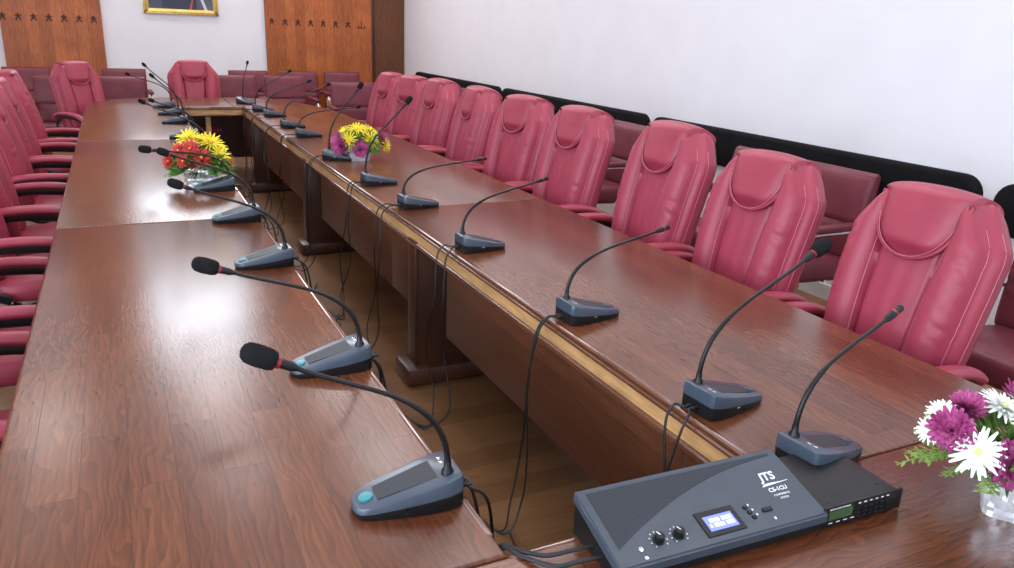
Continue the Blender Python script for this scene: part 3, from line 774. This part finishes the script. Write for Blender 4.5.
def cab(side, y, seed, n=2, reach=.2):
    """cables that fall over the inner table edge (X=RX0 falling to -X, or X=LX1 falling to +X) and trail on the floor"""
    rnd = random.Random(seed); out = []
    for k in range(n):
        s = -1 if side == 'R' else 1; xe = RX0 if side == 'R' else LX1
        yy = y+rnd.uniform(-.03, .02)-.03*k
        dx = rnd.uniform(.03, .06)
        p = [(xe+s*.012, yy, TZ+.012), (xe+s*(dx), yy-.005, TZ-.035),
             (xe+s*(dx+.02), yy-rnd.uniform(-.02, .05), .55), (xe+s*(dx+rnd.uniform(-.01, .05)), yy-rnd.uniform(-.06, .1), .33),
             (xe+s*(dx+rnd.uniform(.0, .06)), yy+rnd.uniform(-.12, .08), .12), (xe+s*(dx+.08), yy+rnd.uniform(-.12, .12), .008),
             (xe+s*(dx+.12+rnd.uniform(0, .05)), yy+rnd.uniform(.15, .35), .006), (xe+s*(dx+.05+rnd.uniform(0, .08)), yy+reach+rnd.uniform(.25, .45), .006)]
        out.append(p)
    return out
GR, GL = 'desk microphones on the right tables', 'desk microphones on the left tables'
RM = [  # neck x, neck y, tip, foam, label, yaw tweak
    (1.235, 1.075, (1.51, 1.07, 1.06), 0, 'slim-tipped desk microphone directly behind the grey control unit', 6),
    (1.205, 1.36, (1.56, 1.36, 1.115), 1, 'foam-tipped desk microphone on the right table, second from the control unit', 4),
    (1.215, 2.01, (1.59, 2.01, 1.015), 0, 'slim-tipped desk microphone on the right table, third from the camera', 2),
    (1.215, 2.85, (1.59, 2.85, 1.025), 0, 'slim-tipped desk microphone on the right table, fourth from the camera', 0),
    (1.235, 3.65, (1.67, 3.65, .98), 0, 'slim desk microphone at the seam of the right tables with a low bent neck', 3),
    (1.22, 4.26, (1.46, 4.26, 1.21), .85, 'foam-tipped desk microphone on the right table just in front of the purple flowers', 2),
    (1.235, 5.17, (1.44, 5.17, 1.22), .85, 'foam-tipped desk microphone standing left of the purple flowers, neck upright', -30),
    (1.26, 6.25, (1.72, 6.25, .98), .68, 'desk microphone with low bent neck, first beyond the purple flowers', 0),
    (1.25, 6.82, (1.62, 6.82, 1.11), .68, 'desk microphone on the right table, second beyond the purple flowers', 2),
    (1.25, 7.65, (1.64, 7.65, 1.08), .68, 'desk microphone on the right table, third beyond the purple flowers', 0),
    (1.22, 8.12, (1.55, 8.12, 1.14), .68, 'last desk microphone on the right table before the far corner', 0)]
for i, (x, y, tip, fo, lab, tw) in enumerate(RM):
    mic(x-(.026 if i == 0 else .019), y-.040, math.radians(-90+tw), tip, fo, lab, GR, cab('R', y-.03, 100+i, 1 if i == 0 else 2), 0, 'R')
mic(1.20, 8.88, math.radians(-150), (1.27, 8.92, 1.17), .7, 'desk microphone standing at the far right inner corner, neck straight up', GR, [], 0, 'R')
LM = [(.500, 1.215, (.175, 1.22, 1.085), 1, 'nearest foam-tipped desk microphone of the left table', -2),
      (.515, 1.865, (.155, 1.87, 1.055), 1, 'second nearest foam-tipped desk microphone of the left table', 3),
      (.510, 2.84, (.155, 2.85, 1.065), .85, 'third nearest foam-tipped desk microphone of the left table', 4),
      (.510, 3.56, (.155, 3.57, 1.065), .85, 'fourth foam-tipped desk microphone of the left table, in front of the flowers', 3),
      (.495, 4.27, (.105, 4.28, .975), 1, 'fifth desk microphone of the left table, right beside the red and yellow flowers', 2),
      (.505, 5.3, (.135, 5.3, 1.11), .72, 'desk microphone behind the red and yellow flowers', 0),
      (.500, 6.25, (.22, 6.25, 1.03), .72, 'desk microphone on the far left table, first beyond the flowers', 0),
      (.500, 7.17, (.27, 7.17, 1.14), .72, 'desk microphone on the far left table, second beyond the flowers', 2),
      (.500, 7.82, (.24, 7.82, 1.19), .72, 'desk microphone on the far left table with the tallest raised neck', 0),
      (.485, 8.46, (.11, 8.48, 1.07), .72, 'last desk microphone of the left tables, by the far inner corner', 0)]
for i, (x, y, tip, fo, lab, tw) in enumerate(LM):
    mic(x-.018, y-.038, math.radians(90+tw), tip, fo, lab, GL, cab('L', y+.03, 200+i, 2))

# ------------------------------------------------------------------ control unit
cu = empty('microphone_control_unit', (.87, .915, TZ), math.radians(-2), 'grey wedge microphone control unit with blue display and two knobs', 'control unit')
CW, CD, ZF, ZB = .445, .165, .038, .085
def cz(y): return ZF+(ZB-ZF)*(y+CD/2)/CD
hwid, hd = CW/2, CD/2
b = BM()
rings_loft(b, [[(x, -hd+.006, 0), (x, hd-.002, 0), (x, hd-.002, ZB-.022), (x, -hd+.006, ZF-.022)] for x in (-hwid+.004, hwid-.004)])
bmesh.ops.bevel(b, geom=b.edges[:], offset=.002, segments=2, affect='EDGES')
fin('lower_case', b, M['blackplastic'], cu)
b = BM()
rings_loft(b, [[(x, -hd, ZF-.021), (x, hd, ZB-.021), (x, hd, ZB), (x, -hd, ZF)] for x in (-hwid, hwid)])
bmesh.ops.bevel(b, geom=b.edges[:], offset=.0035, segments=3, affect='EDGES')
fin('top_case', b, M['slate'], cu)
tilt = math.atan2(ZB-ZF, CD)
def on(x, y, h=0): return (x, y-math.sin(tilt)*h, cz(y)+math.cos(tilt)*h)
# grille: bounded by the back edge, left side and a concave lower curve
b = BM(); A = []
for k in range(41):
    q = k/40; x = -hwid+.018+q*(CW-.036-.002)
    yt = hd-.012
    yb = hd-.018-.112*(1-q)**1.9
    if x < -hwid+.055: yb = max(yb, -hd+.035)
    A.append((x, yb, yt))
rings_loft(b, [[on(x, yb, -.001), on(x, yt, -.001), on(x, yt, .0006), on(x, yb, .0006)] for x, yb, yt in A])
fin('speaker_grille', b, M['grille'], cu)
def plate(name, x0, x1, y0, y1, h, mt, h0=-.001, bev=0, parent=None):
    b = BM(); rings_loft(b, [[on(x, y0, h0), on(x, y1, h0), on(x, y1, h), on(x, y0, h)] for x in (x0, x1)])
    if bev: bmesh.ops.bevel(b, geom=b.edges[:], offset=bev, segments=2, affect='EDGES')
    return fin(name, b, mt, parent or cu)
plate('display_bezel', -.037, .045, -.068, -.018, .0022, M['blackplastic'], bev=.0005)
dsp = plate('display', -.026, .034, -.059, -.030, .0030, M['lcd_blue'])
for r_ in range(2):
    for k in range(12):
        if (k*7+r_*5) % 6 == 0: continue
        x = -.021+k*.0043; y = -.036-r_*.010
        plate('display_character', x, x+.0030, y-.0070, y, .0034, M['lcd_text'], .0031, parent=dsp)
def knob(x, y, r, h):
    b = BM(); nrm = Vector((0, -math.sin(tilt), math.cos(tilt))); c = Vector(on(x, y))
    tube(b, [c-nrm*.001, c+nrm*.002, c+nrm*.0022, c+nrm*h, c+nrm*(h+.001)], [r*1.15, r*1.1, r*.92, r*.85, r*.7], 20)
    k = fin('knob', b, M['blackplastic'], cu)
    b = BM(); box(b, -.0007, .0007, 0, r*.8, 0, .0008); 
    bmesh.ops.rotate(b, matrix=Matrix.Rotation(.5, 3, 'Z'), verts=b.verts); bmesh.ops.rotate(b, matrix=Matrix.Rotation(tilt, 3, 'X'), verts=b.verts)
    bmesh.ops.translate(b, vec=c+nrm*(h+.001), verts=b.verts); fin('pointer', b, M['white_print'], k)
    b = BM()
    for j in range(9):
        a = math.radians(-135+j*33.75+90+180+45); a = math.radians(225-j*33.75)
        p = Vector(on(x+1.6*r*math.cos(a), y+1.6*r*math.sin(a)))
        tube(b, [p-nrm*.0005, p+nrm*.0004], .0013, 6)
    fin('scale_marks', b, M['white_print'], cu)
knob(-.127, -.047, .0098, .012); knob(-.086, -.047, .0098, .012)
for k, (x, y) in enumerate(((.069, -.030), (.071, -.041), (.073, -.052))): plate('push_button', x-.004, x+.004, y-.0035, y+.0035, .0028, M['blackplastic'], bev=.0006)
for k, (x, y) in enumerate(((.079, -.026), (.081, -.037), (.083, -.048))): plate('button_mark', x-.0015, x+.0015, y-.0018, y+.0018, .0005, M['white_print'], 0)
plate('power_switch', .098, .119, -.048, -.040, .0035, M['blackplastic'], bev=.0008)
plate('switch_mark', .110, .114, -.066, -.061, .0005, M['white_print'], 0)
b = BM(); nrm = Vector((0, -math.sin(tilt), math.cos(tilt))); c = Vector(on(-.168, -.056))
tube(b, [c-nrm*.001, c+nrm*.002, c+nrm*.0022], [.0048, .0045, .003], 16); fin('headphone_jack', b, M['chrome'], cu)
plate('jack_mark', -.169, -.163, -.075, -.070, .0005, M['white_print'], 0)
for s_, sz, x, y, bo, sh in (('JTS', .026, .160, .013, .0007, .2), ('CS-1CU', .0125, .163, -.013, .0003, .1), ('CONFERENCE', .0058, .163, -.023, 0, 0), ('SYSTEM', .0058, .163, -.031, 0, 0)):
    text_obj('printed_mark', s_, sz, M['white_print'], cu, on(x, y, .0006), (tilt, 0, 0), bold=bo, shear=sh)
b = BM(); A = []
for k in range(13):
    q = k/12; x = .136+.062*q; A.append((x, .001+.004*q, .001+.004*q+.0052*math.sin(PI*(q**.6))*(1-q)+.0004))
rings_loft(b, [[on(x, a-.0005, 0), on(x, c_, 0), on(x, c_, .0006), on(x, a-.0005, .0006)] for x, a, c_ in A]); fin('logo_swoosh', b, M['white_print'], cu)
for k, off in enumerate((0, .03)):
    b = BM(); tube(b, spl([(-hwid+.01, -.02+off, .02), (-hwid-.03, -.015+off, .018), (-hwid-.075, .0+off, .008), (-hwid-.11, .045+off*.6, .004), (-hwid-.13, .10+off*.2, -.02), (-hwid-.125, .13, -.2), (-hwid-.12, .16, -.5), (-hwid-.08, .25, -.754)], 8), .004, 8)
    fin('cable', b, M['cable'], cu)

# half-rack unit beside the control unit
ru = empty('black_rack_unit', (1.186, .893, TZ), math.radians(-2), 'black half-width rack device with green display and keypad, right of the control unit', 'audio device')
b = box(BM(), -.100, .094, -.062, .115, .006, .040, .0015); fin('case', b, M['blackplastic'], ru)
b = box(BM(), -.100, .100, -.066, -.062, .002, .045, .001); fin('front_panel', b, M['blackplastic'], ru)
b = box(BM(), -.088, -.030, -.0672, -.065, .017, .036); fin('display', b, M['lcd_green'], ru)
b = BM()
for i in range(6):
    for j in range(3): box(b, -.018+i*.0145, -.018+i*.0145+.010, -.0695, -.065, .008+j*.0085, .014+j*.0085, .0008)
fin('keypad', b, M['blackplastic'], ru)
b = BM()
for i in range(6): box(b, -.016+i*.0145, -.010+i*.0145, -.0668, -.0655, .0375, .0395)
for i in range(4): box(b, -.085+i*.018, -.076+i*.018, -.0668, -.0655, .0095, .0110)
fin('printed_marks', b, M['white_print'], ru)
text_obj('printed_mark', 'DIGITAL VOICE RECORDER', .0042, M['white_print'], ru, (-.062, -.0668, .0385), (PI/2, 0, 0))
b = BM()
for x in (-.08, .08):
    for y in (-.04, .09): tube(b, [(x, y, 0), (x, y, .007)], .008, 12)
for x, y in ((-.07, -.045), (.07, -.03)): tube(b, [(x, y, .0398), (x, y, .0412)], .003, 8)
fin('foot', b, M['blackplastic'], ru)

# ------------------------------------------------------------------ flower arrangements
def petal_mat(n, a, b_): return vary(mat(n, a, .55, spec=.3), a, b_, (30, 30, 30))
P_Y = petal_mat('yellow_petals', (.90, .72, .02), (.95, .82, .08)); P_R = petal_mat('red_petals', (.50, .03, .04), (.68, .08, .07))
P_W = petal_mat('white_petals', (.86, .88, .84), (.95, .96, .93)); P_P = petal_mat('purple_petals', (.26, .018, .11), (.62, .13, .36))
P_C = petal_mat('flower_centre', (.60, .70, .18), (.75, .82, .35)); P_O = petal_mat('yellow_centre', (.8, .5, .05), (.9, .6, .1))
LEAF = petal_mat('green_foliage', (.07, .17, .03), (.14, .30, .05)); LEAF2 = petal_mat('light_fern', (.20, .36, .06), (.34, .50, .12))
def frame_of(d):
    d = Vector(d).normalized(); a = d.orthogonal().normalized(); return d, a, d.cross(a)
def petal(bm, c, d, r_, wid, lift, curl, lenn, n=4):
    """one petal from centre c: r_ radial unit, d flower axis"""
    s = d.cross(r_).normalized(); L_ = []
    for k in range(n+1):
        q = k/n; w_ = wid*math.sin(PI*(.12+.80*q))**.7
        p = c+r_*(lenn*q*math.cos(lift))+d*(lenn*q*math.sin(lift)+curl*lenn*q*q)
        L_.append((p-s*w_+d*w_*.35, p, p+s*w_+d*w_*.35))
    V = [[bm.verts.new(v) for v in row] for row in L_]
    for a, b_ in zip(V, V[1:]):
        bm.faces.new((a[0], a[1], b_[1], b_[0])); bm.faces.new((a[1], a[2], b_[2], b_[1]))
def flower(parent, c, d, rad, kind, rnd):
    c = Vector(c); d, a, e = frame_of(d); b = BM()
    spec = {'daisy': ([(22, 1.0, .12, -.15, .085), (20, .82, .35, -.1, .08), (14, .55, .6, 0, .07)], P_W),
            'yellow': ([(15, 1.0, .12, -.12, .062), (13, .85, .45, -.05, .062), (9, .55, .8, .05, .06)], P_Y),
            'red': ([(12, 1.0, .1, .05, .20), (11, .8, .45, .1, .18), (9, .5, .8, .1, .14)], P_R),
            'mum': ([(20, 1.0, -.25, .35, .15), (20, 1.0, .15, .3, .15), (18, .95, .55, .2, .14), (16, .85, .9, .0, .13), (12, .7, 1.2, -.2, .12), (8, .6, 1.45, -.3, .1)], P_P)}[kind]
    for n, l, lift, curl, wd in spec[0]:
        o = rnd.random()
        for k in range(n):
            an = 2*PI*(k+o)/n+rnd.uniform(-.08, .08); r_ = a*math.cos(an)+e*math.sin(an)
            petal(b, c, d, r_, wd*rad, lift+rnd.uniform(-.1, .1), curl, rad*l*rnd.uniform(.9, 1.08))
    f = fin('flower', b, spec[1], parent, sharp=60)
    if kind in ('daisy', 'red', 'yellow'):
        b = BM(); q = d.to_track_quat('Z', 'Y').to_matrix()
        ell(b, c+d*rad*.12, (rad*.15, rad*.15, rad*.12), 10, 6, q); fin('flower_centre', b, P_C if kind == 'daisy' else P_O, f)
def fern(bm, p0, dirv, ln, rnd, n=16, lw=.010):
    p0 = Vector(p0); dirv = Vector(dirv).normalized(); P = [p0+dirv*ln*q/6+Vector((0, 0, -.35*ln*(q/6)**2)) for q in range(7)]
    tube(bm, P, .0009, 4)
    for k in range(n):
        q = .2+.8*k/n; i = min(5, int(q*6)); fr = q*6-i; p = P[i].lerp(P[i+1], fr)
        t_ = (P[i+1]-P[i]).normalized(); s = t_.cross(Vector((0, 0, 1))).normalized()*(1 if k % 2 else -1)
        for m_ in range(3):
            dd = (s*rnd.uniform(.4, 1)+t_*rnd.uniform(.2, 1)+Vector((0, 0, rnd.uniform(-.3, .6)))).normalized()
            e = dd*lw*rnd.uniform(1.0, 2.0); w_ = dd.cross(Vector((0, 0, 1))).normalized()*lw*.2
            vs = [bm.verts.new(v) for v in (p-w_, p+e*.6-w_*1.3, p+e, p+e*.6+w_*1.3, p+w_)]; bm.faces.new(vs)
def leafs(bm, c, n, rx, rz, ln, wd, rnd):
    for k in range(n):
        an = rnd.uniform(0, 2*PI); el = rnd.uniform(-.35, 1.2); r_ = Vector((math.cos(an)*math.cos(el), math.sin(an)*math.cos(el), math.sin(el)))
        p = Vector(c)+Vector((r_.x*rx, r_.y*rx, r_.z*rz))*.55
        s = r_.orthogonal().normalized()*wd; l = r_*ln*rnd.uniform(.7, 1.2)+Vector((0, 0, -.01))
        vs = [bm.verts.new(v) for v in (p, p+l*.45+s, p+l, p+l*.45-s)]; bm.faces.new(vs)
def arrangement(x, y, rz, label, flowers, pot, fol, seed, pr_=0):
    rnd = random.Random(seed); t = empty('flower_arrangement', (x, y, TZ), rz, label, 'flowers')
    # crumpled foil wrapped pot
    b = BM(); w0, w1, h = pot; rings = []
    for j in range(9):
        v = j/8; r = []
        for k in range(36):
            a = 2*PI*k/36; c, s = math.cos(a), math.sin(a); p = 5; rr = (abs(c)**p+abs(s)**p)**(-1/p)
            ww = (w0+(w1-w0)*v)*(1+.05*rnd.uniform(-1, 1)*(v > .05)+(.12*math.sin(5*a) if v > .9 else 0))
            r.append((ww*rr*(c*math.cos(pr_)-s*.8*math.sin(pr_)), ww*rr*(c*math.sin(pr_)+s*.8*math.cos(pr_))-(.03 if pr_ else 0), h*v))
        rings.append(r)
    rings_loft(b, rings); fin('foil_pot', b, M['foil'], t, sharp=12)
    for (fx, fy, fz, rad, kind) in flowers:
        flower(t, (fx, fy, fz), (fx*4-.10, fy*4-.42, .30+(fz-.10)*3), rad, kind, rnd)
    b = BM()
    n, R_, ln, wd, fn, fl, zc = fol
    leafs(b, (0, 0, zc), n, R_, R_*.6, ln, wd, rnd)
    fin('leaves', b, LEAF, t, smooth=False)
    b = BM()
    for k in range(fn):
        an = 2*PI*(k+rnd.random())/fn; el = rnd.uniform(-.1, .9)
        fern(b, (.04*math.cos(an), .04*math.sin(an), zc-.01), (math.cos(an), math.sin(an), el), fl*rnd.uniform(.75, 1.1), rnd)
    fin('fern_fronds', b, LEAF2, t, smooth=False)
    return t
arrangement(.355, 4.37, 0, 'red and yellow flower arrangement in silver foil on the left table',
    [(-.05, -.07, .21, .050, 'red'), (-.105, -.05, .20, .042, 'red'), (.0, -.09, .165, .055, 'red'), (.135, -.02, .135, .040, 'red'), (-.155, -.05, .145, .038, 'red'), (-.09, -.09, .15, .040, 'red'), (-.04, -.1, .14, .035, 'red'),
     (-.05, .02, .25, .075, 'yellow'), (.06, .01, .225, .080, 'yellow'), (.095, -.04, .17, .070, 'yellow'), (.10, .06, .19, .065, 'yellow'), (.02, .06, .235, .070, 'yellow'), (-.09, .07, .20, .055, 'yellow')],
    (.072, .085, .085), (320, .16, .085, .015, 26, .14, .11), 5)
arrangement(1.39, 5.04, 0, 'purple and yellow flower arrangement in silver foil on the right table',
    [(-.13, -.05, .10, .058, 'mum'), (-.02, -.11, .085, .055, 'mum'), (.15, -.01, .125, .052, 'mum'), (-.12, .03, .13, .05, 'mum'),
     (-.08, -.07, .14, .064, 'yellow'), (-.01, .0, .20, .066, 'yellow'), (.055, -.08, .14, .064, 'yellow'), (.17, -.04, .10, .058, 'yellow'), (.07, .02, .185, .064, 'yellow'), (-.08, .03, .18, .058, 'yellow'), (.12, .05, .16, .055, 'yellow')],
    (.065, .080, .070), (260, .15, .075, .013, 24, .12, .10), 8)
arrangement(1.488, .772, 0, 'white daisy and purple chrysanthemum arrangement with fern in the near right corner',
    [(-.135, -.025, .150, .050, 'daisy'), (.04, .045, .175, .050, 'daisy'), (.05, .0, .155, .046, 'daisy'), (-.14, .065, .150, .030, 'daisy'), (-.095, .08, .170, .032, 'daisy'), (.11, .04, .16, .045, 'daisy'),
     (-.14, .025, .168, .044, 'mum'), (-.080, -.060, .130, .050, 'mum'), (-.015, .080, .165, .036, 'mum'), (.165, .085, .15, .042, 'mum'), (.03, -.07, .12, .044, 'mum')],
    (.056, .064, .085), (190, .12, .055, .009, 70, .13, .11), 11, .6)
